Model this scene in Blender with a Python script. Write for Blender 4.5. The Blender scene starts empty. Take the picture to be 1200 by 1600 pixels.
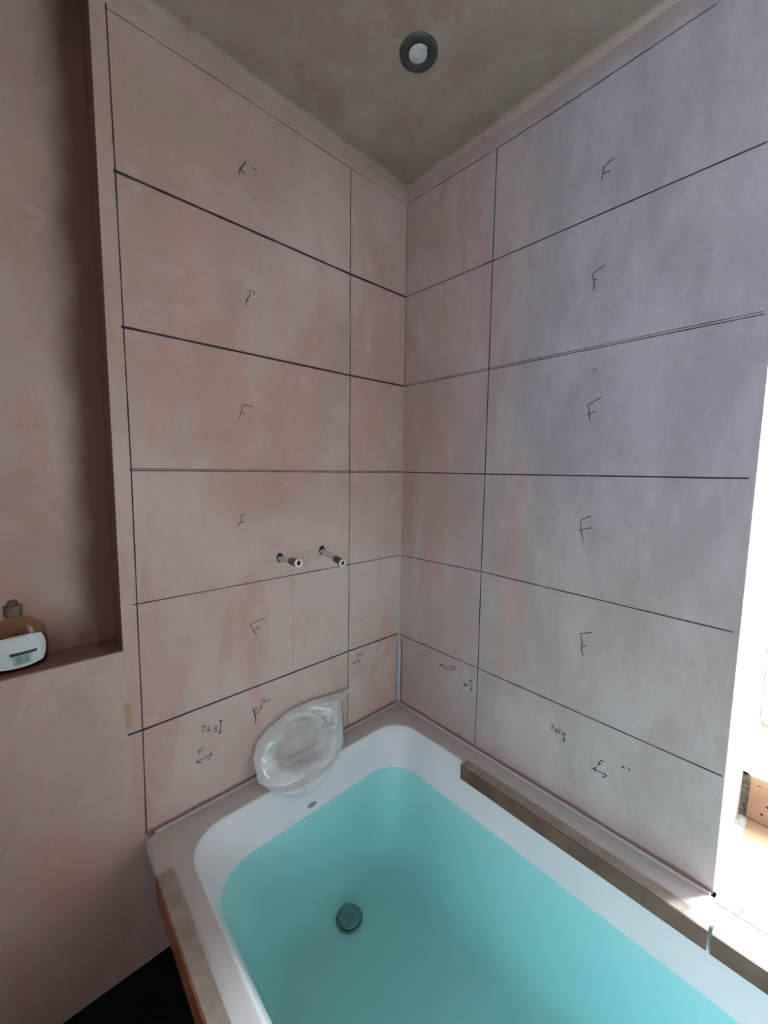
import bpy, bmesh, math, random
from mathutils import Vector, noise

random.seed(7)
S = bpy.context.scene
C = S.collection

# ------------------------------------------------------------ camera
# metres; room corner edge is the z axis, z=0 is the lowest marked line
FPX = 616.19
CAM = Vector((-1.01485, -1.00601, 0.59945))
YAW, PIT, ROL = 0.826131, -0.0975007, 0.0135097
fw = Vector((math.cos(PIT)*math.cos(YAW), math.cos(PIT)*math.sin(YAW), math.sin(PIT)))
r0 = fw.cross(Vector((0, 0, 1))).normalized()
u0 = r0.cross(fw)
rt = math.cos(ROL)*r0 + math.sin(ROL)*u0
up = -math.sin(ROL)*r0 + math.cos(ROL)*u0
cd = bpy.data.cameras.new('camera')
cam = bpy.data.objects.new('camera', cd)
C.objects.link(cam)
from mathutils import Matrix
M3 = Matrix((rt, up, -fw)).transposed()
cam.matrix_world = Matrix.Translation(CAM) @ M3.to_4x4()
cd.sensor_fit = 'HORIZONTAL'
cd.sensor_width = 36.0
cd.lens = FPX/1200*36.0
cd.clip_start = 0.02
S.camera = cam

# ------------------------------------------------------------ light and exposure
SKY = 64.0
w = bpy.data.worlds.new('overcast_sky')
S.world = w
w.use_nodes = True
nt = w.node_tree
bg = nt.nodes['Background']
tc = nt.nodes.new('ShaderNodeTexCoord')
sp = nt.nodes.new('ShaderNodeSeparateXYZ')
mr = nt.nodes.new('ShaderNodeMapRange')
mr.inputs[1].default_value = -0.15; mr.inputs[2].default_value = 0.5
rp = nt.nodes.new('ShaderNodeValToRGB')
rp.color_ramp.elements[0].color = (0.35, 0.37, 0.38, 1)
rp.color_ramp.elements[1].color = (0.83, 0.93, 1.0, 1)
nt.links.new(tc.outputs['Generated'], sp.inputs[0])
nt.links.new(sp.outputs[2], mr.inputs[0])
nt.links.new(mr.outputs[0], rp.inputs[0])
nt.links.new(rp.outputs[0], bg.inputs[0])
bg.inputs[1].default_value = SKY

def portal(name, loc, rot, sx, sy):
    l = bpy.data.lights.new(name, 'AREA')
    l.shape = 'RECTANGLE'; l.size = sx; l.size_y = sy
    l.cycles.is_portal = True
    o = bpy.data.objects.new(name, l)
    C.objects.link(o); o.location = loc; o.rotation_euler = rot
    return o
# area light portals point the sky sampling through the openings
portal('window_portal', (0.70, -1.22, 0.55), (0, math.radians(90), 0), 1.5, 0.6)
# added cool fill light outside the door opening, brightens the right wall
dl_ = bpy.data.lights.new('added_fill_light', 'AREA')
dl_.shape = 'RECTANGLE'; dl_.size = 1.0; dl_.size_y = .75; dl_.energy = 34; dl_.color = (.76, .84, 1.0)
dlo = bpy.data.objects.new('added_fill_light', dl_); C.objects.link(dlo)
dlo.location = (-2.45, -2.2, .75); dlo.rotation_euler = (0, math.radians(-90), 0)

S.view_settings.view_transform = 'Standard'
S.view_settings.look = 'None'
S.view_settings.gamma = 1
S.view_settings.use_curve_mapping = False
S.view_settings.exposure = 0.92

# ------------------------------------------------------------ helpers
def at(u, v, axis, val):
    """where the sight line through a photo pixel meets the plane axis=val"""
    d = fw + (u-600)/FPX*rt - (v-800)/FPX*up
    t = (val-CAM[axis])/d[axis]
    return CAM + t*d

def mesh(name, verts, faces, mat, parent=None, smooth=False, kind=None, label=None, fix=False):
    me = bpy.data.meshes.new(name)
    me.from_pydata([tuple(v) for v in verts], [], faces)
    bm = bmesh.new(); bm.from_mesh(me)
    if bm.edges and all(len(e.link_faces) == 2 for e in bm.edges) or fix:
        bmesh.ops.recalc_face_normals(bm, faces=bm.faces)
        bm.to_mesh(me)
    bm.free(); me.update()
    if smooth:
        for p in me.polygons: p.use_smooth = True
    if mat: me.materials.append(mat)
    o = bpy.data.objects.new(name, me)
    C.objects.link(o)
    if parent: o.parent = parent
    if kind: o['kind'] = kind
    if label: o['label'] = label
    return o

def tag(o, label, cat, group=None):
    o['label'] = label; o['category'] = cat
    if group: o['group'] = group
    return o

def empty(name, loc, label, cat, group=None):
    o = bpy.data.objects.new(name, None)
    o.empty_display_size = 0.05
    C.objects.link(o); o.location = loc
    return tag(o, label, cat, group)

def box(x0, x1, y0, y1, z0, z1):
    v = [(x, y, z) for z in (z0, z1) for y in (y0, y1) for x in (x0, x1)]
    f = [(0,2,3,1), (4,5,7,6), (0,1,5,4), (2,6,7,3), (0,4,6,2), (1,3,7,5)]
    return v, f

def join(*parts):
    V, F = [], []
    for v, f in parts:
        n = len(V); V += list(v); F += [tuple(i+n for i in q) for q in f]
    return V, F

def bevel(o, w, seg=2):
    m = o.modifiers.new('bevel', 'BEVEL'); m.width = w; m.segments = seg
    m.limit_method = 'ANGLE'; m.angle_limit = math.radians(40)
    return o

def lathe(prof, n=32, axis='z', cap0=False, cap1=False):
    """prof: list of (radius, height)"""
    V, F = [], []
    for r, h in prof:
        for i in range(n):
            a = 2*math.pi*i/n
            c, s = r*math.cos(a), r*math.sin(a)
            V.append({'z': (c, s, h), 'y': (c, -h, s), 'x': (h, c, s)}[axis])
    for j in range(len(prof)-1):
        for i in range(n):
            a, b = j*n+i, j*n+(i+1) % n
            F.append((a, b, b+n, a+n))
    if cap0: F.append(tuple(range(n-1, -1, -1)))
    if cap1: F.append(tuple(range((len(prof)-1)*n, len(prof)*n)))
    return V, F

def shift(vf, d):
    return [(v[0]+d[0], v[1]+d[1], v[2]+d[2]) for v in vf[0]], vf[1]

# ------------------------------------------------------------ materials
ZF, ZC = -0.595, 1.552                    # floor and ceiling heights
RIM = -0.265                              # bath rim height
class N:
    def __init__(s, name):
        s.m = bpy.data.materials.new(name); s.m.use_nodes = True
        s.t = s.m.node_tree; s.b = s.t.nodes['Principled BSDF']
        s.out = s.t.nodes['Material Output']
        s.tc = s.t.nodes.new('ShaderNodeTexCoord')
    def l(s, a, b): s.t.links.new(a, b)
    def n(s, ty): return s.t.nodes.new(ty)
    def math(s, op, a, b=None, clamp=False):
        m = s.n('ShaderNodeMath'); m.operation = op; m.use_clamp = clamp
        for i, x in enumerate((a, b)):
            if x is None: continue
            if isinstance(x, (int, float)): m.inputs[i].default_value = x
            else: s.l(x, m.inputs[i])
        return m.outputs[0]
    def noise(s, scale, det=4, rough=.55, stretch=(1, 1, 1), off=(0, 0, 0), dist=0):
        mp = s.n('ShaderNodeMapping'); mp.inputs['Scale'].default_value = stretch
        mp.inputs['Location'].default_value = off
        s.l(s.tc.outputs['Object'], mp.inputs[0])
        n = s.n('ShaderNodeTexNoise'); n.inputs['Scale'].default_value = scale
        n.inputs['Detail'].default_value = det; n.inputs['Roughness'].default_value = rough
        n.inputs['Distortion'].default_value = dist
        s.l(mp.outputs[0], n.inputs['Vector'])
        return n.outputs['Fac']
    def ramp(s, f, a, b, lo=0.0, hi=1.0, smooth=True):
        m = s.n('ShaderNodeMapRange')
        m.interpolation_type = 'SMOOTHSTEP' if smooth else 'LINEAR'
        s.l(f, m.inputs[0])
        m.inputs[1].default_value = a; m.inputs[2].default_value = b
        m.inputs[3].default_value = lo; m.inputs[4].default_value = hi
        return m.outputs[0]
    def mix(s, f, a, b, mode='MIX'):
        m = s.n('ShaderNodeMix'); m.data_type = 'RGBA'; m.blend_type = mode
        if isinstance(f, (int, float)): m.inputs[0].default_value = f
        else: s.l(f, m.inputs[0])
        for x, i in ((a, 6), (b, 7)):
            if isinstance(x, tuple): m.inputs[i].default_value = (*x[:3], 1)
            else: s.l(x, m.inputs[i])
        return m.outputs[2]
    def xyz(s):
        sx = s.n('ShaderNodeSeparateXYZ'); s.l(s.tc.outputs['Object'], sx.inputs[0])
        return sx.outputs
    def bump(s, h, dist=.002, st=.5):
        b = s.n('ShaderNodeBump'); b.inputs['Distance'].default_value = dist
        b.inputs['Strength'].default_value = st
        s.l(h, b.inputs['Height']); s.l(b.outputs[0], s.b.inputs['Normal'])

def plain(name, col, rough=.5, metal=0, var=.08, scale=30, spec=.5, bump=0.0):
    m = N(name)
    f = m.ramp(m.noise(scale, 4), .3, .7)
    c2 = tuple(max(0, c*(1-2*var)) for c in col)
    m.l(m.mix(f, c2, col), m.b.inputs['Base Color'])
    m.b.inputs['Roughness'].default_value = rough
    m.b.inputs['Metallic'].default_value = metal
    m.b.inputs['Specular IOR Level'].default_value = spec
    if bump: m.bump(m.noise(scale*4, 4), bump, .6)
    return m.m

def blob(m, axes, c, r, soft, ns):
    """soft rectangular patch with a noisy edge: c centre, r half sizes, in two wall axes"""
    o = m.xyz()
    d = []
    for a, cc, rr in zip(axes, c, r):
        q = m.math('ABSOLUTE', m.math('SUBTRACT', o[a], cc))
        d.append(m.math('DIVIDE', q, rr))
    e = m.math('MAXIMUM', d[0], d[1])
    e = m.math('ADD', e, m.math('MULTIPLY', m.math('SUBTRACT', ns, .5), 1.6))
    return m.ramp(e, 1-soft, 1+soft, 1, 0)

def plaster(name, base, light, rose, tan, wall):
    m = N(name)
    big = m.noise(2.2, 5, .55, (1, 1, .7), (3.1, 1.7, 5), .4)
    streak = m.noise(5, 4, .6, (1.6, 1.6, .35), (9, 2, 1), .3)
    mid = m.noise(9, 6, .65, (1, 1, .45) if wall == 'right' else (1, 1, 1), (0, 4, 2), .15 if wall == 'right' else .5)
    hor = m.noise(7, 5, .6, (.5, .5, 2.2), (5, 1, 0), .5)
    fine = m.noise(140, 3, .7)
    c = m.mix(m.ramp(big, .35, .65), base, light)
    c = m.mix(m.ramp(streak, .50, .64, 0, .65), c, rose)
    c = m.mix(m.ramp(mid, .52, .66, 0, .5), c, light)
    c = m.mix(m.ramp(hor, .56, .70, 0, .40), c, tan)
    o = m.xyz()
    nz = m.noise(14, 5, .6, (1, 1, .5), (2, 2, 7))
    if wall == 'left':
        for cc, rr, col, k in (((-.63, .72), (.06, .23), (.46, .28, .20), .35),
                               ((-.50, .66), (.035, .16), (.46, .27, .20), .3),
                               ((-.60, .43), (.09, .035), (.48, .31, .24), .35),
                               ((-.1, 1.05), (.05, .25), (.46, .27, .22), .40),
                               ((-.56, .40), (.14, .07), (.56, .46, .39), .35),
                               ((-.72, 1.36), (.10, .06), (.40, .33, .22), .30)):
            b = blob(m, (0, 2), cc, rr, .35, nz)
            c = m.mix(m.math('MULTIPLY', b, k), c, col)
        # strip above the top line is rubbed back, yellowish
        top = m.ramp(m.math('ADD', o[2], m.math('MULTIPLY', nz, .02)), 1.51, 1.53, 0, .45)
        c = m.mix(top, c, (.42, .34, .25))
        # dark brown plaster in the back corner of the niche
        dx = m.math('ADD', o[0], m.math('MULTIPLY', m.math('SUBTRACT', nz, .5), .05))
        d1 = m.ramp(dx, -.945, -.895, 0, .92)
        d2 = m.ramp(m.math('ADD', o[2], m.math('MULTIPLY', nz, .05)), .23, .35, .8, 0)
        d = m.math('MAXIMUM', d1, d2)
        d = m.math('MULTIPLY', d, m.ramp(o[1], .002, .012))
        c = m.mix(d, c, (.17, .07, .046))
        # tan chip beside the outer vertical line
        b = blob(m, (0, 2), (-.865, .045), (.006, .03), .2, nz)
        c = m.mix(m.math('MULTIPLY', b, .6), c, (.42, .25, .15))
    if wall == 'right':
        # pink near the corner, window haze painted in as grey lilac further out
        e = m.math('ADD', o[1], m.math('MULTIPLY', m.math('SUBTRACT', big, .5), .5))
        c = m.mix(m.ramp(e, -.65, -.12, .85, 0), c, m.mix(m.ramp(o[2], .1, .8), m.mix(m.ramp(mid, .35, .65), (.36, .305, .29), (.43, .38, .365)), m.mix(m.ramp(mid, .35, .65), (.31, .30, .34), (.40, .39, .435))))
        for cc, rr, col, k in (((-.15, .52), (.05, .30), (.42, .25, .21), .45),
                               ((-.03, .75), (.03, .40), (.42, .24, .19), .45),
                               ((-.45, .30), (.03, .30), (.46, .30, .25), .45),
                               ((-.08, 1.40), (.08, .08), (.36, .22, .19), .4),
                               ((-.50, -.13), (.10, .09), (.50, .42, .36), .45)):
            b = blob(m, (1, 2), cc, rr, .4, nz)
            c = m.mix(m.math('MULTIPLY', b, k), c, col)
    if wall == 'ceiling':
        # browner plaster towards the corner
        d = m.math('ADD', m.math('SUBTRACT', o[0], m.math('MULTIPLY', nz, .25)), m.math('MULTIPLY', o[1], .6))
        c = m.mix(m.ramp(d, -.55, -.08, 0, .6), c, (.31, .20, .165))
    if wall == 'right':
        top = m.ramp(m.math('ADD', o[2], m.math('MULTIPLY', nz, .03)), 1.50, 1.54, 0, .7)
        c = m.mix(top, c, (.33, .265, .235))
    if wall in ('left', 'right'):
        # reddish plaster edge above the bath, shadow of the gap painted in
        e = m.math('ADD', o[2], m.math('MULTIPLY', m.math('SUBTRACT', nz, .5), .012))
        b = m.math('MULTIPLY', m.ramp(e, -.256, -.251, 1, 0), m.ramp(e, -.275, -.27, 0, 1))
        lim = m.ramp(o[0], -.85, -.83) if wall == 'left' else m.ramp(o[1], -.94, -.92)
        c = m.mix(m.math('MULTIPLY', m.math('MULTIPLY', b, lim), .75), c, (.20, .09, .07))
    c = m.mix(m.ramp(fine, .3, .7, 0, .10), c, (.25, .18, .15))
    m.l(c, m.b.inputs['Base Color'])
    m.b.inputs['Roughness'].default_value = .75
    m.b.inputs['Specular IOR Level'].default_value = .3
    h = m.math('ADD', m.math('MULTIPLY', mid, 1.0), m.math('MULTIPLY', fine, .12))
    m.bump(h, .006, .35)
    return m.m

P_BASE, P_LIGHT, P_ROSE, P_TAN = (.46, .325, .275), (.57, .455, .40), (.52, .315, .265), (.48, .365, .285)
M_left = plaster('pink_plaster_left', P_BASE, P_LIGHT, P_ROSE, P_TAN, 'left')
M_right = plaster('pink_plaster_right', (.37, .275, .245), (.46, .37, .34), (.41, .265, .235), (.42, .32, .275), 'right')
M_room = plaster('dark_unseen_wall', (.13, .11, .095), (.18, .155, .13), (.14, .10, .085), (.16, .13, .10), 'room')  # unseen walls, made dark to cut bounced light
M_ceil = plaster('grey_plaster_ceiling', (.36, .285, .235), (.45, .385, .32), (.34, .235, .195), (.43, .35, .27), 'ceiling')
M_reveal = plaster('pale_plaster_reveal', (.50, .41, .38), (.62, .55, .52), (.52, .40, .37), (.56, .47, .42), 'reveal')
M_floor = plain('dark_floor_board', (.010, .011, .016), .9, 0, .2, 12, spec=.15)
M_line = plain('black_pen', (.035, .028, .035), .6, 0, .1, 200)
M_line2 = plain('brown_pencil', (.13, .08, .055), .7, 0, .15, 200)
M_faint = plain('faint_pencil', (.34, .27, .25), .8, 0, .1, 200)
M_bead = plain('grey_sealant', (.36, .34, .38), .45, 0, .1, 60)
M_brownseal = plain('brown_jointing', (.20, .10, .06), .7, 0, .2, 60)

def acrylic():
    m = N('white_acrylic')
    f = m.ramp(m.noise(3, 2), .3, .7)
    c = m.mix(f, (.60, .64, .655), (.66, .69, .70))
    # flat rim is greyer beige, fading to white towards the open side
    o = m.xyz()
    rim = m.ramp(m.math('SUBTRACT', o[2], RIM-ZF), -.0025, -.0008)
    nz = m.noise(7, 5, .6)
    end_mix = m.ramp(m.math('ADD', o[1], m.math('MULTIPLY', nz, .2)), .45, .75, .25, .85)
    right = m.ramp(o[0], .2, .3, 0, 1)
    rim_beige = m.math('MULTIPLY', rim, m.math('MAXIMUM', end_mix, m.math('MULTIPLY', right, .7)))
    c = m.mix(rim_beige, c, m.mix(nz, (.40, .36, .33), (.52, .48, .45)))
    m.l(c, m.b.inputs['Base Color'])
    m.b.inputs['Roughness'].default_value = .42
    m.b.inputs['IOR'].default_value = 1.49
    return m.m
M_acr = acrylic()
M_steel = plain('dull_chrome', (.42, .44, .43), .32, 1.0, .1, 80)
M_pipe = plain('satin_chrome_pipe', (.70, .70, .66), .35, .6, .08, 60)
M_brass = plain('grey_brass_fitting', (.26, .22, .17), .4, .8, .2, 120, bump=.0006)
M_ring = plain('bright_ring', (.86, .83, .78), .3, .3, .05, 60)
M_dark = plain('dark_hollow', (.02, .018, .016), .8, 0, .1, 60)
M_gun = plain('dark_gunmetal', (.085, .095, .09), .45, .35, .15, 60)
M_lamp = plain('frosted_lamp_glass', (.62, .66, .66), .35, 0, .12, 60)
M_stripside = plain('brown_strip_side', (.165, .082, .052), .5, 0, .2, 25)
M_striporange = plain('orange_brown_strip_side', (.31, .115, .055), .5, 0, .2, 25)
M_striptop = plain('brown_strip_top', (.34, .29, .245), .5, 0, .15, 25)
M_drain = plain('drain_chrome', (.30, .32, .32), .4, .5, .15, 60)
M_upvc = plain('white_window_frame', (.80, .82, .80), .35, 0, .03, 8)
M_foam = plain('pale_green_filler', (.66, .70, .64), .9, 0, .25, 70, bump=.003)

def wood(name, a, b):
    m = N(name)
    g = m.noise(9, 5, .6, (1, .12, 1), (1, 2, 3), 1.2)
    c = m.mix(m.ramp(g, .35, .65), a, b)
    k = m.noise(2.5, 3, .5)
    c = m.mix(m.ramp(k, .55, .7, 0, .4), c, tuple(x*.85 for x in a))
    m.l(c, m.b.inputs['Base Color'])
    m.b.inputs['Roughness'].default_value = .6
    m.bump(g, .001, .3)
    return m.m
M_ply = wood('pale_plywood', (.33, .235, .14), (.43, .315, .20))
M_ply2 = wood('tan_timber', (.30, .18, .115), (.38, .245, .16))

WZ = -.365                                # water level

def water_mat():
    m = N('bath_water'); t = m.t
    t.nodes.remove(m.b)
    fr = m.n('ShaderNodeFresnel'); fr.inputs[0].default_value = 1.33
    tr = m.n('ShaderNodeBsdfTransparent')
    tr.inputs[0].default_value = (1, 1, 1, 1)
    gl = m.n('ShaderNodeBsdfGlossy'); gl.inputs['Roughness'].default_value = .06
    mx = m.n('ShaderNodeMixShader')
    b = m.n('ShaderNodeBump'); b.inputs['Distance'].default_value = .001; b.inputs['Strength'].default_value = .1
    m.l(m.noise(12, 2), b.inputs['Height'])
    m.l(b.outputs[0], gl.inputs['Normal'])
    ge = m.n('ShaderNodeNewGeometry')      # only the outer face mirrors the room
    # bath salts tint the top skin of the water
    o = m.xyz()
    m.l(m.mix(m.math('GREATER_THAN', o[2], WZ-.001), (1, 1, 1), (.66, .97, .95)), tr.inputs[0])
    m.l(m.math('MULTIPLY', fr.outputs[0], m.math('SUBTRACT', 1.0, ge.outputs['Backfacing'])), mx.inputs[0])
    m.l(tr.outputs[0], mx.inputs[1]); m.l(gl.outputs[0], mx.inputs[2])
    m.l(mx.outputs[0], m.out.inputs['Surface'])
    ab = m.n('ShaderNodeVolumeAbsorption')
    ab.inputs['Color'].default_value = (.55, .80, .80, 1)
    ab.inputs['Density'].default_value = 1.6
    m.l(ab.outputs[0], m.out.inputs['Volume'])
    return m.m
M_water = water_mat()

def glass_mat(name, tint=(1, 1, 1)):
    m = N(name); m.t.nodes.remove(m.b)
    fr = m.n('ShaderNodeFresnel'); fr.inputs[0].default_value = 1.45
    tr = m.n('ShaderNodeBsdfTransparent'); tr.inputs[0].default_value = (*tint, 1)
    gl = m.n('ShaderNodeBsdfGlossy'); gl.inputs['Roughness'].default_value = .03
    mx = m.n('ShaderNodeMixShader')
    ge = m.n('ShaderNodeNewGeometry')
    m.l(m.math('MULTIPLY', fr.outputs[0], m.math('SUBTRACT', 1.0, ge.outputs['Backfacing'])), mx.inputs[0])
    m.l(tr.outputs[0], mx.inputs[1]); m.l(gl.outputs[0], mx.inputs[2])
    m.l(mx.outputs[0], m.out.inputs['Surface'])
    return m.m
M_glass = glass_mat('window_glass')
M_bottle = glass_mat('amber_clear_plastic', (.86, .78, .66))

def film():
    m = N('clear_polythene')
    m.t.nodes.remove(m.b)
    df = m.n('ShaderNodeBsdfDiffuse'); df.inputs[0].default_value = (.88, .90, .90, 1)
    tl = m.n('ShaderNodeBsdfTranslucent'); tl.inputs[0].default_value = (.88, .90, .90, 1)
    gl = m.n('ShaderNodeBsdfGlossy'); gl.inputs['Roughness'].default_value = .25
    tr = m.n('ShaderNodeBsdfTransparent')
    b = m.n('ShaderNodeBump'); b.inputs['Distance'].default_value = .004; b.inputs['Strength'].default_value = .6
    nz = m.noise(18, 5, .6, (1, 1, 1), (0, 0, 0), 1.4)
    m.l(nz, b.inputs['Height'])
    for q in (df, tl, gl): m.l(b.outputs[0], q.inputs['Normal'])
    a = m.n('ShaderNodeMixShader'); a.inputs[0].default_value = .45
    m.l(df.outputs[0], a.inputs[1]); m.l(tl.outputs[0], a.inputs[2])
    c = m.n('ShaderNodeMixShader'); c.inputs[0].default_value = .16
    m.l(a.outputs[0], c.inputs[1]); m.l(gl.outputs[0], c.inputs[2])
    d = m.n('ShaderNodeMixShader')
    o = m.xyz()
    # thicker doubled film along the bottom fold, thin single film over the hollow
    q1 = m.math('POWER', m.math('DIVIDE', m.math('ADD', o[0], .01), .10), 2)
    q2 = m.math('POWER', m.math('DIVIDE', m.math('SUBTRACT', o[2], .085), .065), 2)
    hol = m.ramp(m.math('ADD', q1, q2), .4, 1.5, 0, 1)
    f = m.ramp(m.math('ADD', m.math('MULTIPLY', hol, .55), m.noise(9, 4, .5, (1, 1, 1), (3, 1, 2), .6)), .35, 1.15, .22, .93)
    m.l(f, d.inputs[0])
    m.l(tr.outputs[0], d.inputs[1]); m.l(c.outputs[0], d.inputs[2])
    m.l(d.outputs[0], m.out.inputs['Surface'])
    return m.m
M_film = film()

# ------------------------------------------------------------ the room
XL, YB = -2.1, -2.7                      # far sides of the room, behind the camera
NX, ND, NZ = -0.868, 0.098, 0.199         # niche: right edge, depth, sill height
# left wall (with the pipes): front at y=0, niche cut into it, running up past the view
V, F = join(box(XL, .66, 0, .35, ZF, NZ), box(NX, .66, 0, .35, NZ, ZC+.3),
            box(XL+.25, NX, ND, .35, NZ, ZC+.3), box(XL, XL+.25, 0, .35, NZ, ZC+.3))
wall_left = mesh('wall_left', V, F, M_left, kind='structure')
# right wall: x from 0 to .66, window opening with slightly splayed reveal
WY0, WY1, WH = -.932, -1.50, 1.28
def prism(pts, z0, z1):
    n = len(pts)
    V = [(x, y, z0) for x, y in pts] + [(x, y, z1) for x, y in pts]
    F = [tuple(range(n-1, -1, -1)), tuple(range(n, 2*n))]
    F += [(i, (i+1) % n, n+(i+1) % n, n+i) for i in range(n)]
    return V, F
SZ = RIM + .0012                           # top of the sill board
V, F = join(box(0, .66, -.90, 0, ZF, ZC), box(0, .66, WY0, -.90, ZF, SZ-.03),
            box(0, .66, YB, WY0, ZF, SZ-.03), box(0, .66, YB, -.90, WH, ZC),
            box(0, .66, YB, WY1, SZ-.03, WH))
wall_right = mesh('wall_right', V, F, M_right, kind='structure')
# this sliver carries the wall edge at the window
V, F = prism([(0, WY0), (.003, WY0), (.003, -.90), (0, -.90)], SZ-.03, WH)
sl = mesh('wall_edge', V, F, M_right, wall_right)
V, F = prism([(.003, WY0-.0005), (.30, -.943), (.66, -.953), (.66, -.90), (.003, -.90)], SZ-.03, WH)
reveal = mesh('window_reveal', V, F, M_reveal, wall_right, label='pale bright plaster return beside the window')
# ceiling, floor, the two unseen walls (added door opening in the far side one)
mesh('ceiling', *join(box(XL-.1, .66, YB-.1, 0, ZC, ZC+.35), box(XL-.1, .66, 0, .35, ZC+.3, ZC+.35)), M_ceil, kind='structure')
mesh('floor', *join(box(XL-.1, .66, YB-.1, .35, ZF-.1, ZF)), M_floor, kind='structure')
# added low blocker out of view, keeps the lower left in shade
mesh('added_blocker', *box(-1.62, -1.50, -1.9, -.0, ZF, .06), M_room, kind='structure')
DY0, DY1, DH = -2.60, -1.75, 1.35  # door opening put in here to let the fill light through
mesh('wall_back', *box(XL-.1, .66, YB-.1, YB, ZF, ZC), M_room, kind='structure')
mesh('wall_far_side', *join(box(XL-.1, XL, YB, DY0, ZF, ZC), box(XL-.1, XL, DY1, .35, ZF, ZC),
                            box(XL-.1, XL, DY0, DY1, DH, ZC)), M_room, kind='structure')
V, F = join(box(XL-.1, XL+.02, DY0, DY0+.04, ZF, DH), box(XL-.1, XL+.02, DY1-.04, DY1, ZF, DH),
            box(XL-.1, XL+.02, DY0+.04, DY1-.04, DH-.04, DH))
mesh('added_door_1', V, F, M_upvc, kind='structure')
mesh('wall_landing', *join(box(-3.4, -3.3, YB-.4, .35, ZF, ZC), box(-3.4, XL-.1, YB-.5, YB-.4, ZF, ZC),
                           box(-3.4, XL-.1, .35, .45, ZF, ZC), box(-3.4, XL-.1, YB-.5, .45, ZC, ZC+.1),
                           box(-3.4, XL-.1, YB-.5, .45, ZF-.1, ZF)), M_room, kind='structure')

# uneven fillet of plaster where walls meet the ceiling
def fillet(name, along, a0, a1, mat):
    V, F = [], []
    n = 60
    for i in range(n+1):
        t = a0 + (a1-a0)*i/n
        r = .016 + .007*noise.noise(Vector((t*9, 3.3, along)))
        for k in range(5):
            a = k/4*math.pi/2
            # concave quarter from the wall up to the ceiling
            off, dz = r*(1-math.cos(a)), r*(1-math.sin(a))
            z = ZC - dz + .0002
            V.append((t, -off-.0002, z) if along == 0 else (-off-.0002, t, z))
    for i in range(n):
        for k in range(4):
            a = i*5+k
            F.append((a, a+1, a+6, a+5))
    return mesh(name, V, F, mat, smooth=True, kind='structure')
fillet('trim_1', 0, -.868, 0, M_ceil)
fillet('trim_2', 1, -1.9, 0, M_ceil)

# ------------------------------------------------------------ marks drawn on the walls
def ribbon(pts3, width, ax, eps=.0007, jit=0):
    """flat stroke lying on the wall plane"""
    pts = [Vector(p) for p in pts3]
    nrm = Vector((0, -1, 0)) if ax == 1 else Vector((-1, 0, 0))
    V, F = [], []
    for i, p in enumerate(pts):
        a = pts[max(0, i-1)]; b = pts[min(len(pts)-1, i+1)]
        t = (b-a).normalized(); s = t.cross(nrm)*width/2
        if jit: s *= 1+jit*noise.noise(Vector((i*1.7, 2.2, p.z*7)))
        q = p + nrm*eps
        V += [q+s, q-s]
        if i: F.append((2*i-2, 2*i-1, 2*i+1, 2*i))
    return V, F

def dense(pts, step=.03):
    out = [pts[0]]
    for a, b in zip(pts, pts[1:]):
        n = max(1, int((b-a).length/step))
        out += [a+(b-a)*i/n for i in range(1, n+1)]
    return out

def wline(px, ax, width, mat=None, double=0, wall=None, label=None):
    pts = []
    for u, v in px:
        p = at(u, v, ax, 0.0)
        if ax == 1: p.x = min(p.x, -.001)
        else: p.y = min(p.y, -.001)
        pts.append(p)
    pts = dense(pts)
    vf = ribbon(pts, width, ax, jit=.5)
    if double:
        off = Vector((0, 0, double))
        vf = join(vf, ribbon([p+off for p in pts], width*.7, ax, .0005, jit=.5))
    return mesh('drawn_or_crease_line', *vf, mat or M_line, wall or (wall_left if ax == 1 else wall_right), label=label)

# left wall
wline([(165, 12), (340, 125), (548, 263), (635, 320)], 1, .0018, M_line2, label='thin brown pencil line near the ceiling')
wline([(177, 267), (547, 429), (634, 465)], 1, .0034, None, .003)
wline([(189, 511), (546, 587), (632, 604)], 1, .0034, None, .0025)
wline([(202, 735), (546, 738), (630, 738)], 1, .0022, None, .004)
wline([(208, 945), (546, 882), (625, 867)], 1, .0026)
wline([(200, 1149), (223, 1141), (544, 1018), (622, 990)], 1, .0030, None, .002)
wline([(165, 5), (180, 268), (193, 511), (205, 736), (214, 944), (223, 1141), (229, 1303)], 1, .0024)
wline([(548, 263), (547, 429), (547, 586), (546, 738), (545.5, 882), (544, 1018), (543, 1135)], 1, .0026)
wline([(456, 902), (457, 970), (458, 1040)], 1, .0015, M_faint, label='faint grey pencil line below the pipes')
# right wall
wline([(635, 320), (777, 232), (900, 153), (1120, 6)], 0, .0020)
wline([(634, 465), (770, 408), (1199, 222)], 0, .0020, None, .0012)
wline([(632, 604), (764, 578), (1193, 491)], 0, .0018, None, .005)
wline([(630, 738), (758, 741), (1170, 748)], 0, .0022, None, .0015)
wline([(625, 867), (752, 893), (1147, 988)], 0, .0026)
wline([(622, 990), (747, 1044), (1129, 1213)], 0, .0028)
wline([(777, 232), (770, 408), (764, 578), (758, 741), (752, 893), (747, 1044), (742, 1164)], 0, .0028)
wline([(635.5, 321), (634.5, 465), (632.5, 604)], 0, .0018)  # dark crease line in the upper room corner

def mark(label, ax, org, sc, strokes, width=.0022, mat=None):
    parts = []
    for st in strokes:
        pts = [at(org[0]+x/sc, org[1]+y/sc, ax, 0.0) for x, y in st]
        parts.append(ribbon(pts, width, ax, .0008))
    return mesh('handwritten_mark', *join(*parts), mat or M_line,
                wall_left if ax == 1 else wall_right, label=label)

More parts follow.
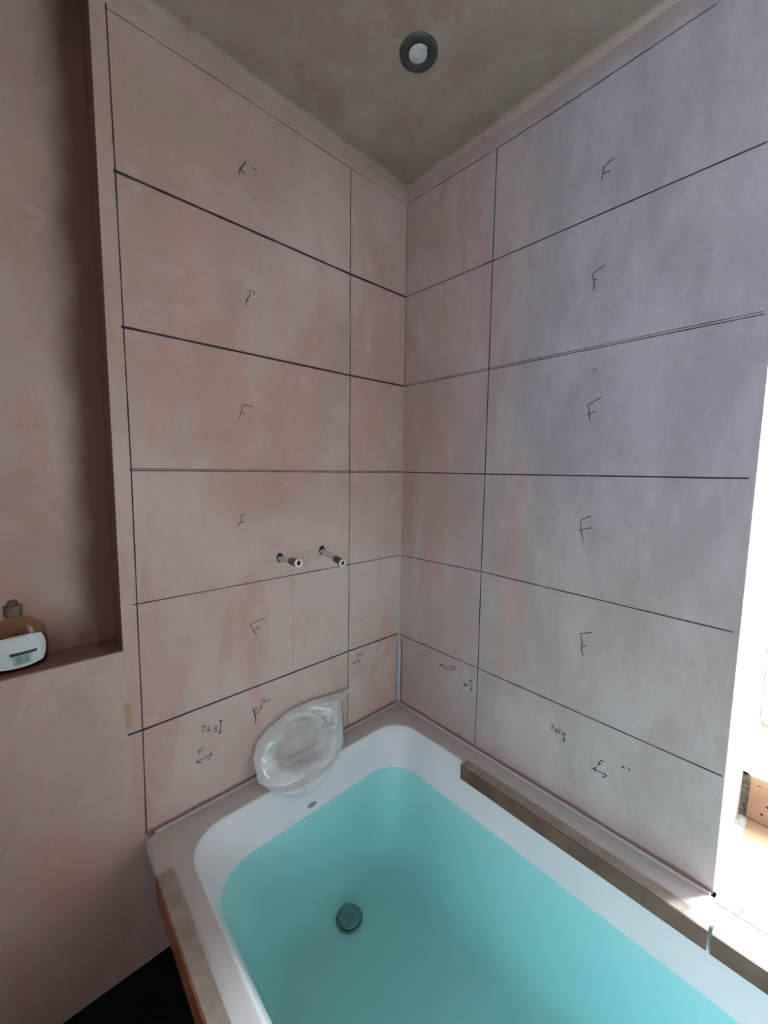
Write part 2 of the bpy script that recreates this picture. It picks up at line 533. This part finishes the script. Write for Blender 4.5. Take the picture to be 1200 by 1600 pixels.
o = (350, 230)
mark('black handwritten F beside a short dash', 1, o, 5.93,
     [[(200,135),(150,200),(137,250)], [(135,190),(165,218),(195,245)], [(258,190),(298,215)]])
mark('black handwritten F with a closed top', 1, o, 5.93,
     [[(197,1470),(212,1415),(240,1360),(236,1328),(262,1330),(290,1345),(270,1368)], [(203,1410),(224,1420)]])
o = (340, 600)
mark('black handwritten letter F', 1, o, 3.9, [[(132,210),(145,165),(152,130),(180,128),(212,142)], [(140,175),(165,183)]])
mark('black handwritten letter F', 1, o, 3.9, [[(118,872),(140,840),(143,800),(168,795)], [(140,838),(162,842)]])
mark('black handwritten letter F', 1, o, 3.9, [[(290,1428),(240,1445),(195,1472),(215,1498),(238,1528)], [(225,1500),(255,1478)]])
o = (290, 1080)
mark('black handwritten 265 with upright double arrow', 1, o, 7.5,
     [[(180,425),(205,400),(230,405),(222,430),(180,470),(240,465)],
      [(285,400),(262,435),(258,470),(285,472),(298,450),(262,448)],
      [(378,402),(345,410),(338,435),(365,445),(358,468),(330,475)],
      [(408,340),(412,420),(400,495)], [(385,360),(408,338),(435,352)], [(383,468),(400,495),(428,478)]], .0020)
mark('black handwritten F over a level double arrow', 1, o, 7.5,
     [[(150,745),(158,690),(215,660)], [(155,712),(182,703)], [(122,832),(310,735)],
      [(150,795),(122,832),(185,835)], [(282,726),(313,735),(255,812)]], .0020)
mark('black handwritten word rim', 1, o, 7.5,
     [[(812,382),(822,300),(800,240),(790,215),(832,178),(842,205),(812,235),(840,262),(862,215),(876,200),
       (878,225),(895,140),(892,98),(912,90),(930,130),(918,145)], [(797,205),(808,300)], [(940,115),(990,95)]], .0021)
mark('small black handwritten 200 over a level double arrow', 1, (360, 800), 4.0,
     [[(785,885),(795,880),(796,889),(785,902),(798,900)], [(803,883),(800,895),(808,898),(812,886),(803,883)],
      [(820,880),(816,893),(824,896),(830,883),(820,880)], [(763,947),(808,930)],
      [(775,934),(763,947),(780,949)], [(792,922),(808,930),(798,942)]], .0017)
o = (880, 230)
mark('black handwritten letter F', 0, o, 3.556, [[(285,65),(250,85),(228,110),(215,180)], [(225,146),(262,132)]])
mark('black handwritten letter F', 0, o, 3.556, [[(232,655),(162,705),(173,750),(170,795)], [(165,735),(190,735)]])
mark('black handwritten letter F', 0, o, 3.556, [[(210,1390),(138,1432),(146,1480),(148,1518)], [(136,1487),(178,1468)]])
mark('small dark pen tick', 0, o, 3.556, [[(165,1242),(186,1230)]], .002)
o = (880, 780)
mark('black handwritten letter F', 0, o, 6.15, [[(268,160),(170,205),(172,300),(192,400)], [(150,300),(280,272)]])
mark('black handwritten letter F', 0, o, 6.15, [[(272,1280),(165,1293),(182,1370),(178,1450),(193,1510)], [(175,1413),(222,1407)]])
mark('small black handwritten 350 beside a level double arrow', 0, (540, 1000), 5.4545,
     [[(805,208),(862,240)], [(800,236),(805,208),(832,210)], [(846,222),(864,240),(842,248)],
      [(885,222),(905,222),(894,236),(905,248),(887,256)], [(928,220),(912,225),(911,236),(922,240),(920,253),(908,252)],
      [(937,225),(930,245),(940,254),(945,234),(937,225)]], .0017)
mark('small black handwritten figures beside an upright double arrow', 0, (540, 1000), 5.4545,
     [[(1003,370),(1013,372),(1008,395)], [(1018,372),(1016,394),(1026,392),(1027,374),(1018,372)],
      [(1032,374),(1030,394),(1039,392),(1039,374),(1032,374)], [(1064,338),(1072,385),(1068,432)],
      [(1052,356),(1064,338),(1078,358)], [(1056,414),(1068,432),(1080,412)]], .0019)
o = (840, 1110)
mark('black handwritten 265 sloping down beside an upright double arrow', 0, o, 7.06,
     [[(145,163),(168,155),(180,172),(150,205),(178,207)], [(218,192),(190,232),(215,243),(222,222),(198,220)],
      [(262,205),(235,210),(234,226),(253,233),(242,250),(226,244)], [(290,238),(296,295),(285,350)],
      [(268,268),(290,238),(317,278)], [(264,305),(285,352),(302,305)]], .0022)
mark('black handwritten F over a sloping double arrow', 0, o, 7.06,
     [[(668,608),(685,565),(705,548),(738,570)], [(675,588),(705,592)], [(610,638),(765,718)],
      [(655,630),(610,638),(648,672)], [(740,688),(766,718),(715,740)]], .0022)
mark('two small brown spots', 0, o, 7.06, [[(932,625),(960,625)], [(1002,645),(1024,652)]], .0045, M_line2)

# grey sealant bead down the lowest part of the corner, brown plaster either side
V, F = [], []
for i in range(15):
    z = RIM+.002 + (-.015-RIM)*i/14
    wd = .010 + .002*noise.noise(Vector((z*30, 1, 1))) if i < 12 else .010*(15-i)/4+.001
    V += [(-wd, -.0006, z), (-wd*.6, -wd*.6, z), (-.0006, -wd, z)]
    if i:
        a = 3*i-3
        F += [(a, a+1, a+4, a+3), (a+1, a+2, a+5, a+4)]
mesh('trim_3', V, F, M_bead, smooth=True, kind='structure')
for k, (ax, w_) in enumerate(((0, .005), (1, .004))):
    pts = [Vector((0, -.013, z)) if ax == 0 else Vector((-.012, 0, z)) for z in (RIM+.004, -.2, -.12, -.06, -.012)]
    mesh('brown_edge', *ribbon(pts, w_ if ax == 0 else .002, ax, .0009, jit=.8), M_brownseal,
         wall_right if ax == 0 else wall_left, label='brown edge of the plaster beside the corner bead')

# ------------------------------------------------------------ window, sill, timber step
win = bpy.data.objects.new('window_1', None); C.objects.link(win); win['kind'] = 'structure'
win.location = (.66, -1.35, SZ)
def wp(name, vf, mat, label=None):
    v = [(x-.66, y+1.35, z-SZ) for x, y, z in vf[0]]
    return mesh(name, v, vf[1], mat, win, label=label)
y0, y1 = -.955, WY1
zb = -.165
fr = join(box(.62, .68, y1, y1+.06, zb, WH), box(.62, .68, y0-.06, y0, zb, WH),
          box(.62, .68, y1+.06, y0-.06, zb, zb+.07), box(.62, .68, y1+.06, y0-.06, WH-.06, WH),
          box(.62, .68, -1.245, -1.195, zb+.07, WH-.06))
bevel(wp('window_frame', fr, M_upvc), .004)
for a, b in ((y1+.06, -1.245), (-1.195, y0-.06)):
    wp('pane', box(.645, .65, a, b, zb+.07, WH-.06), M_glass)
# rough masonry ledge below the frame
wp('frame_packing', box(.615, .66, y1, y0, SZ-.03, zb), M_foam)

sb = mesh('sill_board', *box(-.0025, .305, WY1+.005, -.957, SZ-.022, SZ), M_ply)
# left edge of the board follows the reveal
for v in sb.data.vertices:
    if v.co.y > -1.2: v.co.y = -.9385 if v.co.x < .1 else -.953
bevel(sb, .0015)
mesh('sealing_tape', *box(-.016, .001, WY1+.005, -.9375, RIM+.0005, SZ+.0005), plain('white_tape', (.62, .62, .60), .5), sb, label='white tape sealing the board to the bath rim')
tag(sb, 'pale plywood board lying along the window sill', 'sill board')
for u, v in ((1160, 1425),):
    p = at(u, v, 2, SZ)
    if p.y < -.96:
        mesh('nail_hole', *shift(lathe([(.0032, 0), (.002, .0006)], 10, cap1=True), (p.x, p.y, SZ)), M_dark, sb)
p = at(1129, 1367, 2, SZ)

step = empty('timber_step', (.305, -1.35, SZ), 'tan timber box step at the back of the window sill', 'timber step')
def stp(name, vf, mat):
    return mesh(name, [(x-.305, y+1.35, z-SZ) for x, y, z in vf[0]], vf[1], mat, step)
ub = bevel(stp('riser_board', box(.305, .325, WY1+.005, -.956, SZ+.0003, SZ+.098), M_ply2), .001)
tb = bevel(stp('top_board', box(.303, .613, WY1+.005, -.956, SZ+.098, SZ+.116), M_ply), .001)
for u, v in ((1187, 1228), (1190, 1273), (1199, 1262)):
    p = at(u, v, 0, .305)
    vf = lathe([(.003, 0), (.002, .0006)], 10, 'x', cap1=True)
    vf = ([(-x+p.x, y+p.y, z+p.z) for x, y, z in vf[0]], vf[1])
    stp('nail_hole', vf, M_dark)
V, F = [], []
for i in range(41):
    x = .300+.31*i/40
    yr = -.9435-.0095*(x-.30)/.36
    h = .003+.004*abs(noise.noise(Vector((x*50, 1.3, .7))))
    V += [(x, yr, SZ+.116+h*2), (x, -.951, SZ+.116+h*2), (x, -.959-.002*noise.noise(Vector((x*40, 3, 3))), SZ+.1165), (x, -.9558, SZ-.001)]
    if i:
        a = 4*i-4
        F += [(a, a+4, a+5, a+1), (a+1, a+5, a+6, a+2), (a+2, a+6, a+7, a+3)]
top_filler = (V, F)
# lumpy pale filler squeezed between the reveal and the boards
V, F = [], []
n = 70
for i in range(n+1):
    x = .002 + .30*i/n
    yr = WY0 - .0005 - .010*x/.30
    yb = yr - .006 - .010*x/.30
    h = .004 + .006*abs(noise.noise(Vector((x*60, .3, .7))))
    e = .003*noise.noise(Vector((x*45, 5, 1)))
    V += [(x, yr, SZ+h), (x, (yr+yb)/2, SZ+h*1.1), (x, yb-.002+e, SZ+.0006)]
    if i:
        a = 3*i-3
        F += [(a, a+3, a+4, a+1), (a+1, a+4, a+5, a+2)]
fl = mesh('filler_strip', V, F, M_foam, smooth=True)
tag(fl, 'lumpy pale green filler along the gap between reveal and sill board', 'filler')
V, F = [], []
for i in range(31):
    z = SZ+.004+.11*i/30
    d = .004*noise.noise(Vector((z*90, 2, 2)))
    V += [(.300+d, -.9432, z), (.302+d, -.950, z), (.303, -.957, z)]
    if i:
        a = 3*i-3
        F += [(a, a+1, a+4, a+3), (a+1, a+2, a+5, a+4)]
mesh('upper_filler', *top_filler, M_foam, fl, smooth=True)
mesh('joint_filler', V, F, plain('grey_green_filler', (.22, .22, .17), .9, 0, .4, 90, bump=.003), fl, smooth=True,
     label='darker filler beside the timber step')

# ------------------------------------------------------------ bath
BX0, BX1, BY0, BY1 = -.845, -.003, -1.70, -.003
bath = empty('bathtub', (-.42, -.85, ZF), 'white acrylic bathtub fitted into the corner, filled with water', 'bathtub')
def bp_(name, vf, mat, smooth=False, label=None, parent=bath):
    return mesh(name, [(x+.42, y+.85, z-ZF) for x, y, z in vf[0]], vf[1], mat, parent, smooth, label=label)
def rrect(x0, x1, y0, y1, r, z, k=12):
    pts = []
    for cx, cy, a0 in ((x1-r, y1-r, 0), (x0+r, y1-r, 90), (x0+r, y0+r, 180), (x1-r, y0+r, 270)):
        for i in range(k+1):
            a = math.radians(a0+90*i/k)
            pts.append((cx+r*math.cos(a), cy+r*math.sin(a), z))
    return pts
def loft(loops, cap=False):
    V, F = [], []
    n = len(loops[0])
    for L in loops: V += L
    for j in range(len(loops)-1):
        for i in range(n):
            a, b = j*n+i, j*n+(i+1) % n
            F.append((a, b, b+n, a+n))
    if cap: F.append(tuple(range((len(loops)-1)*n, len(loops)*n)))
    return V, F
# inner basin section: (inset of left, right, back(y1), front(y0) edges, radius, z)
def inner(xl, xr, yb, yf, r, z): return rrect(xl, xr, yf, yb, r, z)
IN = [(-.786, -.070, -.066, -1.630, .095, RIM),
      (-.781, -.075, -.071, -1.625, .092, RIM-.0015),
      (-.777, -.079, -.075, -1.620, .090, RIM-.006),
      (-.773, -.084, -.080, -1.612, .090, RIM-.016),
      (-.757, -.105, -.098, -1.580, .095, RIM-.060),
      (-.741, -.130, -.116, -1.540, .105, RIM-.105),
      (-.722, -.158, -.138, -1.490, .115, RIM-.180),
      (-.704, -.185, -.160, -1.440, .120, RIM-.245),
      (-.690, -.205, -.178, -1.410, .120, RIM-.276),
      (-.672, -.225, -.198, -1.380, .112, RIM-.300),
      (-.645, -.255, -.228, -1.340, .095, RIM-.313),
      (-.600, -.300, -.270, -1.290, .070, RIM-.317)]
loops = [rrect(BX0+.004, BX1, BY0, BY1, .018, RIM-.034),
         rrect(BX0, BX1, BY0, BY1, .020, RIM-.032),
         rrect(BX0, BX1, BY0, BY1, .020, RIM-.005),
         rrect(BX0+.002, BX1-.002, BY0+.002, BY1-.002, .019, RIM-.0012),
         rrect(BX0+.006, BX1-.006, BY0+.006, BY1-.006, .017, RIM)]
loops += [inner(*q) for q in IN]
shell = bp_('bath_shell', loft(loops, True), M_acr, True)
m = shell.modifiers.new('solid', 'SOLIDIFY'); m.thickness = .006; m.offset = -1
m.use_rim = True
# raised lip along the two walls
lip = []
for k in range(0, 41):
    lip.append((BX0+.012+(BX1-.012-BX0)*k/40, -.001))
L1 = box(BX0+.02, -.004, -.0085, -.001, RIM-.002, RIM+.0045)
L2 = box(-.0085, -.001, -.93, -.0085, RIM-.002, RIM+.0045)
lp = bp_('wall_lip', join(L1, L2), M_acr); bevel(lp, .002, 3)
# drain plug
DXc, DYc, DZ = -.436, -.263, RIM-.317
plug = [(.001, .012), (.016, .0118), (.026, .010), (.0305, .0065), (.031, .003), (.027, .0012)]
seat = [(.036, .0), (.0365, .002), (.034, .0032), (.028, .0030), (.026, -.004)]
ds = bp_('drain_ring', shift(lathe(seat, 40), (DXc, DYc, DZ+.001)), M_drain, True, label='dark chrome drain ring')
bp_('drain_plug', shift(lathe(plug[::-1], 40, cap1=True), (DXc, DYc, DZ+.004)), M_drain, True, label='round chrome pop-up plug')
# overflow slot cover in the end wall above the water line
oc = at(485, 1259, 1, -.1)
V, F = lathe([(.019, -.002), (.019, .004), (.016, .0065), (.001, .0075)], 28, 'y', cap1=True)
V = [(x*.75-.452, y-.104, z*.30-.349-(.25*y)) for x, y, z in V]
bp_('overflow_slot', (V, F), M_drain, True, label='small dark chrome overflow slot')
# two timber bearers carry the basin
for ya in (-.45, -1.2):
    bp_('bearer', box(-.60, -.28, ya, ya+.04, ZF, RIM-.3245), M_ply2)

# water
WZ = -.365
def interp(z):
    for a, b in zip(IN, IN[1:]):
        if b[5] <= z <= a[5]:
            t = (a[5]-z)/(a[5]-b[5])
            return [a[i]+(b[i]-a[i])*t for i in range(6)]
wl = [interp(WZ)] + [list(q) for q in IN if q[5] < WZ-.001]
G = -.002     # the water body runs a hair into the acrylic so no gap shows
wloops = [rrect(q[0]+G, q[1]-G, q[3]+G, q[2]-G, q[4], q[5]+(G if i else 0)) for i, q in enumerate(wl)]
V, F = loft(wloops, True)
F.append(tuple(range(len(wloops[0])-1, -1, -1)))
water = mesh('bath_water', V, F, M_water)
for p in water.data.polygons: p.use_smooth = len(p.vertices) == 4
tag(water, 'clear turquoise water filling the bathtub', 'water')

# ------------------------------------------------------------ protective strips on the rim
def strip(name, label, xi, xt, y0, y1, down, tabs=None, side=None):
    """L profile: flat top between xi (edge over the drop) and xt, side going down at xi"""
    t = .0028
    e = empty(name, ((xi+xt)/2, (y0+y1)/2, RIM), label, 'edge strip', 'brown strips on the bath rim')
    ox, oy = (xi+xt)/2, (y0+y1)/2
    s = 1 if xt > xi else -1
    zt = RIM+.0012
    n = 36
    def pt(x, y, z):
        return (x-ox, y-oy, z-RIM)
    V, F = [], []
    for i in range(n+1):
        y = y0+(y1-y0)*i/n
        wv = .0012*noise.noise(Vector((y*9, 1.3, xi)))
        b = .0015*noise.noise(Vector((y*7, 4.3, xi)))
        for x, z in ((xi+s*.0004, zt), (xt+wv, zt), (xt+wv, zt+t), (xi+s*.0004, zt+t+abs(b))):
            V.append(pt(x, y, z))
        if i:
            a = 4*(i-1)
            for k in range(4):
                F.append((a+k, a+(k+1) % 4, a+4+(k+1) % 4, a+4+k))
    F += [(0, 3, 2, 1), (4*n, 4*n+1, 4*n+2, 4*n+3)]
    if tabs:
        for (ya, yb, xx) in tabs:
            bx = box(min(xt, xx)-.001, max(xt, xx), ya, yb, zt+.0004, zt+t)
            v = [pt(*q) for q in bx[0]]; nn = len(V); V += v; F += [tuple(k+nn for k in q) for q in bx[1]]
    bevel(mesh('top_flange', V, F, M_striptop, e), .0006)
    V, F = [], []
    for i in range(n+1):
        y = y0+(y1-y0)*i/n
        b = .002*noise.noise(Vector((y*6, 8.3, xi)))
        for x, z in ((xi, zt+t), (xi-s*t, zt+t-.0006), (xi-s*t-s*b*.4, zt-down+b), (xi-s*b*.4, zt-down+b)):
            V.append(pt(x, y, z))
        if i:
            a = 4*(i-1)
            for k in range(4):
                F.append((a+k, a+(k+1) % 4, a+4+(k+1) % 4, a+4+k))
    F += [(0, 3, 2, 1), (4*n, 4*n+1, 4*n+2, 4*n+3)]
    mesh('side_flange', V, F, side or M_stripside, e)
    return e
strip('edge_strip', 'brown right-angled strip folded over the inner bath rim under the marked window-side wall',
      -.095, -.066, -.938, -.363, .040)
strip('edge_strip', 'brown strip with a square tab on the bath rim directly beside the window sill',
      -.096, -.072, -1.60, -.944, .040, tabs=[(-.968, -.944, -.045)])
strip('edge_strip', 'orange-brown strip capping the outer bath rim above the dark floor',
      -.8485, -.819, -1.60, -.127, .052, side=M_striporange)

# ------------------------------------------------------------ plastic bag on the end of the bath
def bag():
    import bisect
    S_ = [0, .15, .3, .5, .7, .85, 1]
    Lx = [-.465, -.535, -.570, -.585, -.585, -.565, -.500]
    Rx = [-.385, -.300, -.285, -.285, -.300, -.345, -.420]
    Py = [-.012, -.012, -.015, -.020, -.050, -.085, -.108]
    Pz = [-.100, -.125, -.150, -.190, -.240, -.252, -.300]
    def f(T, s):
        i = min(len(S_)-2, max(0, bisect.bisect(S_, s)-1))
        t = (s-S_[i])/(S_[i+1]-S_[i]); t = t*t*(3-2*t)*.5+t*.5
        return T[i]+(T[i+1]-T[i])*t
    nu, ns = 56, 56
    V, F = [], []
    for side in (0, 1):
        for j in range(ns+1):
            s = j/ns
            for i in range(nu+1):
                u = -1+2*i/nu
                xl, xr = f(Lx, s), f(Rx, s)
                x = (xl+xr)/2+u*(xr-xl)/2
                y, z = f(Py, s), f(Pz, s)
                env = max(0, 1-abs(u)**2.6)**.6*math.sin(math.pi*min(1, max(0, s)))**.5
                if side == 0:
                    hollow = math.exp(-((x+.47)/.075)**2-((s-.50)/.16)**2)
                    th = env*(.052-.030*hollow)
                    # folds sweep round the hollow
                    hx, hs = (x+.455)/.13, (s-.40)/.36
                    rr = math.hypot(hx, hs); an = math.atan2(hs, hx)
                    cx_, sx_ = math.cos(an), math.sin(an)
                    r1 = 1-abs(noise.noise(Vector((rr*3.2+.5*cx_, cx_*.9, sx_*.9))))*2
                    r2 = 1-abs(noise.noise(Vector((rr*8+cx_, cx_*1.8+4, sx_*1.8))))*2
                    r3 = noise.noise(Vector((x*26+s*6, s*9, 5.4)))
                    th += (.013*r1 + .006*r2*min(1, rr*1.3) + .004*r3)*env
                    th += .012*math.exp(-((rr-.95)/.16)**2)*max(0, sx_)*env
                    th = max(th, .001)
                    y -= th*.85; z -= th*(.25 if s > .55 else -.1)*1.0
                    y += 0
                # pointed corner of the bag pulled up to the right
                g = max(0, u-.35)/.65*max(0, 1-abs(s-.17)/.16)
                x += .062*g**2; z += .012*g
                y = min(y, -.0025)
                # stay above the rim and inside the basin
                if y > -.090: z = max(z, RIM+.003)
                V.append((x, y, z))
    n1 = (ns+1)*(nu+1)
    for side in (0, 1):
        for j in range(ns):
            for i in range(nu):
                a = side*n1+j*(nu+1)+i
                q = (a, a+1, a+nu+2, a+nu+1)
                F.append(q if side == 0 else q[::-1])
    c = Vector((-.43, -.05, RIM))
    return [(x-c.x, y-c.y, z-c.z) for x, y, z in V], F, c
V, F, c = bag()
b = mesh('plastic_bag', V, F, M_film, smooth=True)
b.location = c
sm = b.modifiers.new('sub', 'SUBSURF'); sm.levels = 1; sm.render_levels = 1
tag(b, 'crumpled clear plastic bag slumped on the end rim of the bath below the pipes', 'plastic bag')

# ------------------------------------------------------------ pipes
def pipe(x, z, tip, label):
    e = empty('water_pipe', (x, 0, z), label, 'pipe', 'capped pipe tails for the mixer')
    d = Vector(tip)-Vector((x, 0, z))
    L = d.length
    q = Vector((0, -1, 0)).rotation_difference(d.normalized())
    e.rotation_mode = 'QUATERNION'; e.rotation_quaternion = q
    mesh('tube', *lathe([(.0075, .001), (.0075, L-.034)], 24, 'y'), M_pipe, e, True)
    fit = [(.0078, L-.042), (.0098, L-.041), (.0102, L-.030), (.0092, L-.028), (.0092, L-.026),
           (.0108, L-.024), (.0108, L-.008), (.0100, L-.006)]
    f = mesh('compression_fitting', *lathe(fit, 24, 'y'), M_brass, e, True, label='dull brass end fitting')
    mesh('end_ring', *lathe([(.0100, L-.007), (.0112, L-.004), (.0112, L), (.0103, L+.001), (.0070, L+.001), (.0068, L-.004)], 28, 'y'),
         M_ring, e, True, label='bright metal ring round the open end')
    mesh('bore', *lathe([(.0069, L-.003), (.0066, L-.004), (.001, L-.0045)], 20, 'y', cap1=True), M_dark, e, True)
    h = []
    for i in range(20):
        a = 2*math.pi*i/20
        r = .0125+.003*noise.noise(Vector((math.cos(a)*2, math.sin(a)*2, x*9)))
        h.append((x+r*math.cos(a)*.8, -.0012, z+.002+r*math.sin(a)*1.15))
    mesh('pipe_hole', h, [tuple(range(20))], M_dark, wall_left, label='dark ragged hole round a pipe')
    return e
pipe(-.487, .356, at(467, 880, 1, -.105), 'left of the two short chrome pipe tails sticking out of the plaster')
pipe(-.345, .360, at(536, 880, 1, -.118), 'right pipe tail sticking out beside the upright drawn line')

# ------------------------------------------------------------ ceiling downlight
dl = empty('downlight', (-.294, -.319, ZC), 'dark round recessed downlight with frosted lamp, switched off, in ceiling', 'ceiling light')
ring = [(.0435, 0), (.0435, -.002), (.041, -.0045), (.034, -.0055), (.027, -.0045), (.0235, -.002), (.0225, .0)]
mesh('bezel', *lathe(ring, 48), M_gun, dl, True)
mesh('lamp_holder', *lathe([(.0232, -.0005), (.0225, -.0012), (.001, -.0013)], 40, cap1=True), M_dark, dl, True)
V, F = lathe([(.0205, -.001), (.0212, -.003), (.0208, -.0048), (.017, -.0056), (.001, -.006)], 40, cap1=True)
mesh('lamp', *shift((V, F), (-.0008, .001, 0)), M_lamp, dl, True, label='frosted white lamp face')
# retaining clip: bright arc on the near side
arc = []
for i in range(17):
    a = math.radians(185+100*i/16)
    arc.append((a))
V, F = [], []
for i, a in enumerate(arc):
    for r, z in ((.0213, -.0035), (.0226, -.0052), (.0236, -.0040)):
        V.append((r*math.cos(a), r*math.sin(a), z))
    if i:
        k = 3*i-3
        F += [(k, k+1, k+4, k+3), (k+1, k+2, k+5, k+4)]
mesh('retaining_clip', V, F, M_ring, dl, True, label='bright metal clip arc')

# ------------------------------------------------------------ bottle in the niche
bt = empty('soap_bottle', (-1.040, .052, NZ), 'clear amber soap bottle with white back label standing in the wall niche', 'bottle')
def oval(prof, n=40, p=2.4):
    V, F = [], []
    for a_, b_, z in prof:
        for i in range(n):
            t = 2*math.pi*i/n
            c_, s_ = math.cos(t), math.sin(t)
            V.append((a_*math.copysign(abs(c_)**(2/p), c_), b_*math.copysign(abs(s_)**(2/p), s_), z))
    for j in range(len(prof)-1):
        for i in range(n):
            a, b = j*n+i, j*n+(i+1) % n
            F.append((a, b, b+n, a+n))
    F.append(tuple(range(n-1, -1, -1))); F.append(tuple(range((len(prof)-1)*n, len(prof)*n)))
    return V, F
body = [(.040, .022, .0005), (.046, .026, .003), (.049, .028, .010), (.0505, .029, .030), (.050, .029, .055),
        (.047, .0275, .074), (.040, .025, .088), (.028, .020, .098), (.016, .015, .104), (.0125, .0125, .108), (.0120, .012, .116)]
mesh('bottle_body', *oval(body), M_bottle, bt, True)
liq = [(.038, .020, .003), (.044, .024, .006), (.047, .026, .012), (.0485, .027, .030), (.048, .027, .050), (.0475, .0268, .058)]
mesh('liquid', *oval(liq), glass_mat('amber_liquid', (.80, .68, .52)), bt, True, label='brownish liquid soap')
cap = [(.0135, .0135, .1085), (.0145, .0145, .110), (.0145, .0145, .128), (.0135, .0135, .130), (.0085, .0085, .131), (.008, .008, .138), (.006, .006, .1395)]
mesh('cap', *oval(cap, 28, 2), plain('olive_cap', (.16, .12, .085), .5, 0, .2, 40), bt, True, label='dark olive cap')
# label: rounded panel wrapped on the front of the body
def panel(hw, z0, z1, rad, off, mat, name, lab=None, parent=bt, x0=0.0):
    V, F = [], []
    nu, nv = 24, 12
    for j in range(nv+1):
        for i in range(nu+1):
            uu, vv = -1+2*i/nu, -1+2*j/nv
            # squircle mapping rounds the corners
            k = rad
            x = uu*(1-k*vv*vv*.5*abs(uu)); z = vv*(1-k*uu*uu*.5*abs(vv))
            X = x0+x*hw; Z = (z0+z1)/2+z*(z1-z0)/2
            a_, b_ = .0503, .0288
            if Z > .055: tt = (Z-.055)/.033; a_ -= .010*tt*tt*1.1; b_ -= .004*tt
            y = -b_*max(0, 1-abs(X/a_)**2.4)**(1/2.4)-off
            V.append((X, y, Z))
    for j in range(nv):
        for i in range(nu):
            a = j*(nu+1)+i
            F.append((a, a+1, a+nu+2, a+nu+1))
    return mesh(name, V, F, mat, parent, True, label=lab)
def label_mat():
    m = N('printed_label')
    o = m.xyz()
    n1 = m.noise(60, 2, .5, (.6, 1, 9))
    c = m.mix(m.ramp(n1, .52, .66, 0, .45), (.62, .68, .70), (.34, .40, .43))
    m.l(c, m.b.inputs['Base Color']); m.b.inputs['Roughness'].default_value = .4
    return m.m
lb = panel(.0435, .010, .074, .30, .0008, label_mat(), 'bottle_label', 'white rounded label with fine print')
M_bar = plain('dark_green_print', (.012, .05, .035), .5)
M_barc = plain('grey_green_print', (.14, .24, .20), .5)
panel(.0205, .0350, .0412, 0, .0012, M_bar, 'print_bar', 'dark green printed bar', lb, .008)
pale = panel(.0145, .016, .035, 0, .00115, plain('pale_print', (.44, .58, .52), .5), 'print_panel', 'pale green barcode panel', lb, .006)
V, F = [], []
xx = -.004
while xx < .016:
    wd = random.choice((.0005, .0009, .0014))
    y = -.0288*max(0, 1-abs(xx/.0503)**2.4)**(1/2.4)-.0016
    V += [(xx, y, .018), (xx+wd, y, .018), (xx+wd, y, .033), (xx, y, .033)]
    k = len(V); F.append((k-4, k-3, k-2, k-1)); xx += wd+random.choice((.0006, .001))
mesh('barcode', V, F, M_barc, lb, label='grey green barcode')
bt.rotation_euler = (0, 0, math.radians(6))
